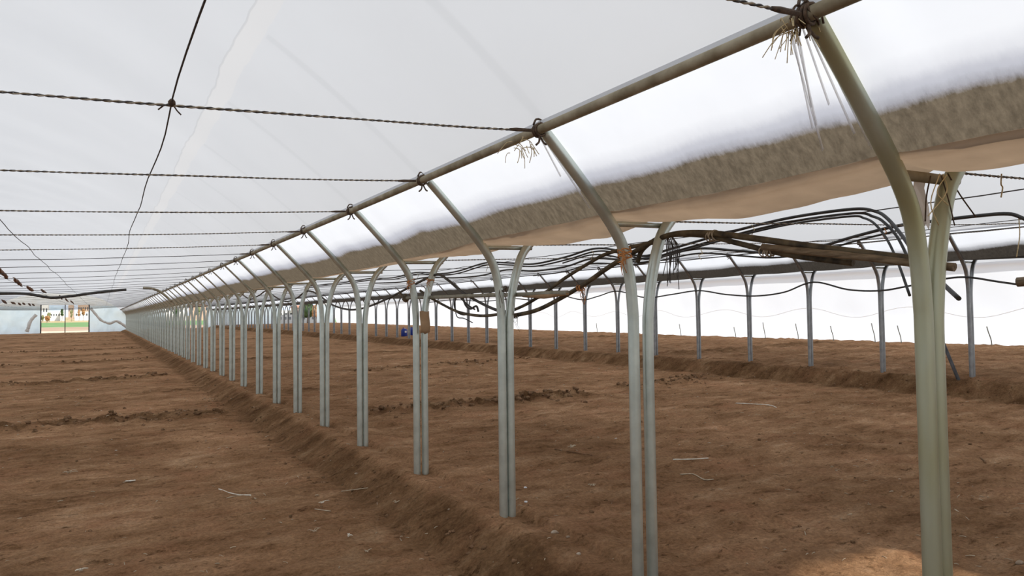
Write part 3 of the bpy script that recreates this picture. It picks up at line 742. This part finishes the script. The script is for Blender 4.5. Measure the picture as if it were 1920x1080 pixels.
for (x, y), lb in (((1313, 467), 'twine hanger under the lower hose right of the second post'), ((1658, 428), 'pink twine bow under the hose left of nearest post')):
    string([(x, y), (x+4, y+8), (x-3, y+12), (x+2, y+20)], 0, 6.15, .004, 'straw' if x < 1500 else 'orange', lb)
random.seed(12)
mb = MB()
for i in range(13):
    x0 = 1247+i*1.2; pts = [at(x0-6, 446, 1, y2), at(x0, 440+random.uniform(0, 8), 1, y2+.02), at(x0+3+i*.9, 470, 1, y2+.03), at(x0+random.uniform(-6, 10)+i*.6, random.uniform(500, 545), 1, y2+.02)]
    mb.tube(smooth_path(pts, 4), .0028, 4)
tag(mb.build('wire_bundle', M['wire']), 'bundle of thin dark wires hanging from the second post right pipe', 'wire')
# cardboard scrap
c = at(797, 604, 1, near_y(4)-.09)
mb = MB(); rows = []
for i in range(6):
    rows.append([(c.x-.05+.10*k/4, c.y-.02*math.sin(i)*.6+.012*nz(i, k), c.z-.11+.22*i/5+.02*nz(k*.8, i)) for k in range(5)])
mb.grid(rows); o = mb.build('cardboard_scrap', M['card']); sd = o.modifiers.new('thick', 'SOLIDIFY'); sd.thickness = .012
tag(o, 'brown cardboard scrap tied to the fourth post at head height', 'scrap')
# film flap at the nearest post
rows = []
for i in range(8):
    t = i/7; rows.append([(2.80+.08*k/5+.05*t*(.5-k/5), y1+.05+.02*math.sin(k*1.7+t*3), 2.14-.22*t+.02*math.sin(k*2)) for k in range(6)])
tag(MB().grid(rows).build('film_flap', M['seam']), 'torn translucent film flap hanging in the fork of the nearest post', 'film')
# brown rags on the left wires
random.seed(3)
RW = ['first', 'second', 'third', 'fourth', 'fifth', 'sixth', 'seventh']
for i, (xa, ya, xb, yb) in enumerate([(-4, 503, 15, 523), (24, 520, 42, 538), (50, 537, 63, 546), (76, 542, 87, 550), (111, 553, 117, 562), (122, 559, 128, 566), (131, 563, 139, 570)]):
    a, b = at(xa, ya, 0, -1.62), at(xb, yb, 0, -1.62); mb = MB()
    pts = [a+(b-a)*t+Vector((.03*nz(t*5, i), 0, .03*nz(t*6, i, 3))) for t in lin(0, 1, 18)]
    mb.tube(pts, [.006+.042*math.sin(PI*min(1, t*1.0))*(.6+.9*abs(nz(t*4.5, i*3.3))) for t in lin(0, 1, 18)], 6)
    tag(mb.build('hanging_rag', M['rag']), RW[i]+' twisted brown rag from the left edge, caught on the long wire', 'rag', 'brown rags on the left bay wire')
for i, (xa, ya, xb, yb) in enumerate([(3, 562, 11, 569), (20, 566, 28, 570), (34, 568, 38, 572), (42, 568, 46, 571), (53, 569, 57, 573), (60, 570, 64, 573)]):
    c = (at(xa, ya, 0, -4.7)+at(xb, yb, 0, -4.7))/2; a, b = at(xa, ya, 1, c.y), at(xb, yb, 1, c.y); b = b+Vector((0, .5, 0)); mb = MB()
    mb.tube([a+(b-a)*t for t in lin(0, 1, 8)], [.02+.05*math.sin(PI*t) for t in lin(0, 1, 8)], 6)
    tag(mb.build('hanging_rag', M['rag']), 'tiny brown rag above the left end sheet, '+RW[i]+' from left', 'rag', 'tiny rags above the end sheet')

# blue canisters behind the far row
def canister(px, label, white):
    z0 = soil_z(14.8, 36); p = at(*px, 2, z0); root = empty('canister', (p.x, p.y, z0), .4)
    prof = []
    for zz, sxy in ((0, .9), (.03, 1), (.34, 1), (.40, .9), (.44, .55)):
        r = []
        for k in range(17):
            q = 2*PI*k/16; cx, cy = math.cos(q), math.sin(q)
            m_ = (abs(cx)**4+abs(cy)**4)**-.25
            r.append((.17*sxy*cx*m_, .13*sxy*cy*m_, zz))
        prof.append(r)
    mb = MB(); mb.grid(prof); mb.f.append(tuple(range(4*17, 4*17+16))); mb.m.append(0); mb.build('canister_body', M['blue'], root)
    MB().tube([(.03, 0, .43), (.03, 0, .49)], .035, 10).build('cap', M['white'] if white else M['blue'], root)
    MB().tube(smooth_path([(-.10, 0, .41), (-.09, 0, .49), (-.03, 0, .49), (-.0, 0, .43)], 3), .014, 6).build('handle', M['blue'], root)
    if white: MB().box((-.02, -.136, .27), (.14, .006, .10)).build('paper_label', M['white'], root, False)
    tag(root, label, 'canister', 'blue canisters behind the far posts')
canister((758, 631), 'blue plastic canister with a white label, left of the pair', True)
canister((772, 629), 'plain blue plastic canister, right of the pair behind a far post', False)

# stakes standing in for shadows of outside posts; rope along the white wall
for i, (x, y) in enumerate(((1563, 632), (1497, 631), (1641, 634), (1757, 638), (1435, 629), (1277, 626), (1380, 628), (1690, 636), (1120, 620), (1860, 646))):
    b_ = at(x, y, 2, .42); X = wall_x(b_.y)-.22; b_ = at(x, y, 0, X); b_.z = soil_z(X, b_.y)-.05
    h = .55*(.85, .95, 1.0, 1.1, 1.0, .85, .7, .9, .8, .9)[i]
    mb = MB(); mb.tube(smooth_path([b_, b_+Vector((0, .02, h*.5)), b_+Vector((.02, .10, h)), b_+Vector((.06, .16, h*1.35))], 4), .018, 6)
    k = sorted((1563, 1497, 1641, 1757, 1435, 1277, 1380, 1690, 1120, 1860)).index(x)
    tag(mb.build('wall_post_shadow', M['pole_grey']), ORD[k]+' thin post shadow from the left on the white side wall, modelled as a stake', 'stake', 'post shadows along the white wall')
pts = []
for y in axis([(8, 42, .35, .35)]):
    X = wall_x(y)-.16
    pts.append((X, y, 1.45+.16*math.sin(y*1.5)+.10*nz(y*.5, 7)))
tag(MB().tube(pts, .009, 5).build('wall_rope', M['seam']), 'pale rope looping along the white side wall', 'rope')

# ================================================================ litter on the soil
random.seed(21)
mb = MB()
for i in range(1500):
    y = 1.5+23*random.random()**1.6; x = random.uniform(-4.5, 13) if y > 6 else random.uniform(-1.5, 8)
    z = soil_h(x, y)+.004; q = random.random()*2*PI; L = random.uniform(.012, .05)*(1+y*.03); r = random.uniform(.0012, .003)*(1+y*.06)
    d = Vector((math.cos(q), math.sin(q), random.uniform(-.1, .25)))*L
    mb.tube([(x, y, z), Vector((x, y, z))+d*.5+Vector((0, 0, .004)), Vector((x, y, z))+d], r, 4, random.choice((0, 0, 1)))
tag(mb.build('straw_litter', [M['twig'], M['clod']]), 'scattered bits of dry straw all over the brown soil', 'litter', None, 'stuff')
mb = MB()
for i in range(2600):
    if random.random() < .62:
        b = random.choice(BANDS[:7]); t = random.random()**.8; x = b[0]+(b[2]-b[0])*t; y = b[1]+(b[3]-b[1])*t+.15*nz(x*1.3, b[1])+random.gauss(0, 1.0)*b[4]*(.4+nz(x*1.7, y)**2*3); r = .008+.05*random.random()**3
    else:
        y = 1.5+20*random.random()**1.5; x = random.choice((random.gauss(2.25, .2), random.uniform(-3, 12), random.gauss(13.0, .25))); r = random.uniform(.006, .022)
    mb.lump((x, y, soil_h(x, y)+r*.1), r, i, 1, (1, 1, .7), .9, 2.4)
tag(mb.build('soil_clods', M['clod']), 'crumbly soil clods lying in rough bands across the beds', 'clods', None, 'stuff')
def sprig(px, z, n, L, mat, lab, seed, name='dry_stalk', r=.004):
    random.seed(seed); v = at(*px, 2, z); v.z = soil_h(v.x, v.y)+.004; mb = MB()
    for i in range(n):
        q = random.random()*2*PI; d = Vector((math.cos(q), math.sin(q)*.8, random.uniform(.05, .5)))*L*random.uniform(.5, 1)
        mb.tube(smooth_path([v-d*.3+Vector((0, 0, .01)), v+Vector((0, 0, .006)), v+d*.6+Vector((random.uniform(-.02, .02), 0, .01)), v+d], 3), [r]*9+[r*.5], 5)
    tag(mb.build(name, M[mat]), lab, 'debris')
def stick(pxs, z, r, mat, lab, name='dry_stick'):
    pts = []
    for px in pxs:
        v = at(*px, 2, z); v.z = soil_h(v.x, v.y)+r*.9; pts.append(v)
    pts = smooth_path(pts, 4); mb = MB(); mb.tube(pts, [r*(.8+.5*nz(i*.7, r*99)) for i in range(len(pts))], 6)
    tag(mb.build(name, M[mat]), lab, 'debris')
sprig((655, 1003), -.2, 5, .05, 'bleached', 'bleached white sprig on the soil left of the bank', 3, r=.004)
sprig((688, 1033), -.2, 4, .045, 'twig', 'small dry sprig just below the bleached white one', 4, r=.003)
sprig((152, 1074), -.25, 4, .05, 'bleached', 'pale leaf scrap at the bottom left edge', 5, r=.005)
sprig((742, 945), -.15, 6, .05, 'twig', 'small tan sprig on the bank between third and fourth posts', 6, r=.003)
sprig((1112, 912), 0, 5, .07, 'twig', 'upright tan sprig right of the third post', 7, r=.004)
sprig((1072, 842), 0, 7, .09, 'twig', 'dark tuft of stalks on the bed beyond the third post', 8, r=.004)
sprig((605, 942), -.2, 5, .07, 'bleached', 'tangled pale sprig near the toe of the bank', 9, r=.003)
sprig((130, 890), -.22, 8, .09, 'twig', 'pale straw clump on the left bed', 10, r=.003)
sprig((590, 1003), -.22, 5, .06, 'twig', 'thin upright dry sprig left of the bleached one', 11, r=.0025)
stick([(1262, 865), (1295, 863), (1328, 860)], 0, .008, 'bleached', 'pale straight stick on the middle bed right of the second post')
stick([(1275, 890), (1300, 889), (1320, 897), (1338, 899)], 0, .007, 'twig', 'curved tan stick below the pale straight one')
stick([(1040, 842), (1075, 850), (1110, 855)], 0, .008, 'clod', 'dark stick lying under the dark tuft beyond the third post')
stick([(410, 915), (440, 922), (470, 930)], -.2, .007, 'bleached', 'pale bark strip on the left bed before the bank')
stick([(425, 930), (450, 925), (480, 935)], -.2, .006, 'twig', 'tan stick beside the pale bark strip')
stick([(235, 898), (245, 899), (254, 898)], -.2, .010, 'bleached', 'short pale chip on the left bed')
stick([(590, 954), (620, 955)], -.2, .006, 'twig', 'short thin stick left of the bank toe')
stick([(690, 918), (640, 914)], -.18, .005, 'twig', 'thin straw lying along the bank toe')
stick([(1380, 760), (1440, 764), (1456, 766)], 0, .010, 'bleached', 'distant pale stick on the middle bed')
stick([(1790, 958), (1815, 972)], 0, .006, 'twig', 'short stick right of the nearest post')
stick([(1838, 862), (1848, 870)], 0, .010, 'clod', 'small dark chip right of the nearest post')
random.seed(5)
ST = [((1040, 1000), .024, 'largest pale stone on the bank right of the third post', 0), ((1065, 1008), .013, 'small stone just right of the largest pale stone', 0), ((668, 884), .016, 'pale stone on the bank face left of the fourth post', -.1), ((1085, 1053), .015, 'round stone low on the bank before the second post', -.05), ((843, 1075), .016, 'rounded stone at the bottom edge before the bank', -.2),
      ((986, 953), .012, 'white chip right of the third post foot', 0), ((985, 913), .014, 'white flake up the bed from the third post foot', 0), ((1155, 823), .017, 'white chip on the bed left of the second post', 0), ((1348, 868), .018, 'dark pebble at the end of the pale stick', 0), ((1210, 870), .014, 'grey pebble seen between the second post pipes', 0), ((842, 988), .010, 'small pale stone at the bank toe', -.2), ((1912, 1052), .02, 'pale stone at the bottom right edge', 0), ((108, 788), .016, 'white pebble on the left bed before the clod band', -.2), ((218, 842), .014, 'pale pebble on the left bed behind the bark strip', -.2)]
for i, (px, r, lb, z) in enumerate(ST):
    v = at(*px, 2, z); v.z = soil_h(v.x, v.y)+r*.25
    tag(MB().lump(v, r, i+2, 2, (1.3, 1, .65), .35).build('stone', M['white'] if 'white' in lb else (M['clod'] if 'dark' in lb else M['stone'])), lb, 'stone', 'loose stones on the soil')

def land_z(y):
    for y0, y1, a, b in ((YE, 128, -.34, -.34), (128, 185, -.34, -.4), (185, 330, -.4, -.1), (330, 520, -.1, 2.2)):
        if y0 <= y <= y1: return a+(b-a)*(y-y0)/(y1-y0)-.1
    return -.5
# ================================================================ outside: buildings and trees
def building(px0, px1, ybot, ytop, Y, mat, lab, roof=None, nwin=3):
    a, b, t = at(px0, ybot, 1, Y), at(px1, ybot, 1, Y), at(px0, ytop, 1, Y)
    z0 = land_z(Y)-.1; H = t.z-z0; W = abs(b.x-a.x); D = max(6, W*.6); c = ((a.x+b.x)/2, Y+D/2, z0)
    root = empty('building', c); MB().box((0, 0, H/2), (W, D, H)).build('wall', M[mat], root, False)
    if roof:
        mb = MB(); mb.v = [Vector(v) for v in ((-W/2-.3, -D/2-.3, H), (W/2+.3, -D/2-.3, H), (W/2+.3, D/2+.3, H), (-W/2-.3, D/2+.3, H), (-W/2-.3, 0, H+W*.12), (W/2+.3, 0, H+W*.12))]
        mb.f = [(0, 1, 5, 4), (2, 3, 4, 5), (0, 4, 3), (1, 2, 5), (0, 3, 2, 1)]; mb.m = [0]*5; mb.build('roof', M[roof], root, False)
    for i in range(nwin):
        MB().box(((i+.5)/nwin*W-W/2, -D/2-.03, H*.68), (W/nwin*.4, .1, H*.22)).build('window', M['window'], root, False)
    tag(root, lab, 'building'); return root
building(74, 90, 590, 572, 380, 'plaster', 'white house at left in the open end doorway', None, 3)
building(92, 118, 584, 573, 420, 'pale_blue', 'pale blue shed roof beyond the open end doorway', None, 0)
building(113, 121, 591, 582, 370, 'plaster', 'small white hut at the middle of the open end doorway', None, 1)
building(94, 113, 590, 585, 375, 'plaster', 'long low white greenhouse in the open end doorway', None, 4)
building(140, 166, 588, 584.5, 375, 'plaster', 'low white greenhouse at right in the open end doorway', None, 4)
building(128, 138, 588, 572, 430, 'plaster_tan', 'tall grey-tan block at right of the doorway middle post', None, 3)
building(146, 166, 586, 570, 430, 'plaster_tan', 'tan apartment block at right in the open end doorway', 'roof_tile', 5)
building(310, 352, 583, 572, 340, 'plaster', 'white building seen between near posts through the middle opening', None, 5)
building(356, 392, 582, 570, 380, 'plaster_tan', 'tan building seen between near posts through the middle opening', 'roof_tile', 4)
building(522, 600, 606, 590, 150, 'plaster_grey', 'long dark grey building through the far right opening', None, 9)
building(522, 560, 590, 582, 190, 'plaster', 'white building behind the grey one in the far right opening', None, 4)
building(556, 598, 590, 577, 185, 'plaster_tan', 'orange-tan building behind the grey one in the far right opening', 'roof_tile', 4)
def tree(px, ybot, ytop, wpx, Y, mat, lab, seed):
    a, t, s = at(px, ybot, 1, Y), at(px, ytop, 1, Y), at(px+wpx, ybot, 1, Y)
    H = t.z-a.z+1; W = abs(s.x-a.x); gz = land_z(Y); H += a.z-1-gz; root = empty('tree', (a.x, Y, gz)); random.seed(seed)
    mb = MB()
    for i in range(14):
        q = random.random()*2*PI; rr = random.random()*W*.33
        mb.lump((rr*math.cos(q), rr*math.sin(q), H*random.uniform(.4, .82)), W*random.uniform(.16, .26), seed*20+i, 2, (1, 1, min(1.4, .5*H/W+.5)), .5, 2.2)
    mb.build('crown', M[mat], root); MB().tube([(0, 0, 0), (.1, 0, H*.3), (0, 0, H*.6)], [W*.05, W*.04, W*.02], 7).build('trunk', M['bark'], root)
    tag(root, lab, 'tree')
tree(116, 584, 575, 8, 360, 'leaf_dark', 'dark round tree above the white hut beyond the doorway', 1)
tree(92, 596, 582, 8, 350, 'leaf_olive', 'olive tree left of the doorway middle post', 2)
tree(80, 599, 590, 9, 345, 'leaf_olive', 'low olive bush at left in the open end doorway', 3)
tree(88, 600, 592, 14, 340, 'leaf_rust', 'rust-orange bush in the open end doorway', 4)
tree(134, 590, 578, 7, 350, 'leaf_olive', 'olive tree right of the doorway middle post', 5)
tree(156, 590, 574, 8, 365, 'leaf_rust', 'rust-coloured tree at right in the open end doorway', 6)
tree(148, 590, 576, 7, 362, 'leaf_rust', 'rust-coloured tree left of the other rusty tree', 7)
tree(576, 592, 560, 26, 140, 'leaf_dark', 'dark tree rising over the buildings in far right opening', 8)
tree(592, 592, 562, 18, 138, 'leaf_rust', 'rusty tree at right edge of the far right opening', 9)
tree(372, 590, 572, 14, 300, 'leaf_olive', 'olive tree seen between near posts in the middle opening', 10)
tree(330, 590, 576, 12, 310, 'leaf_dark', 'dark tree seen between near posts in the middle opening', 11)
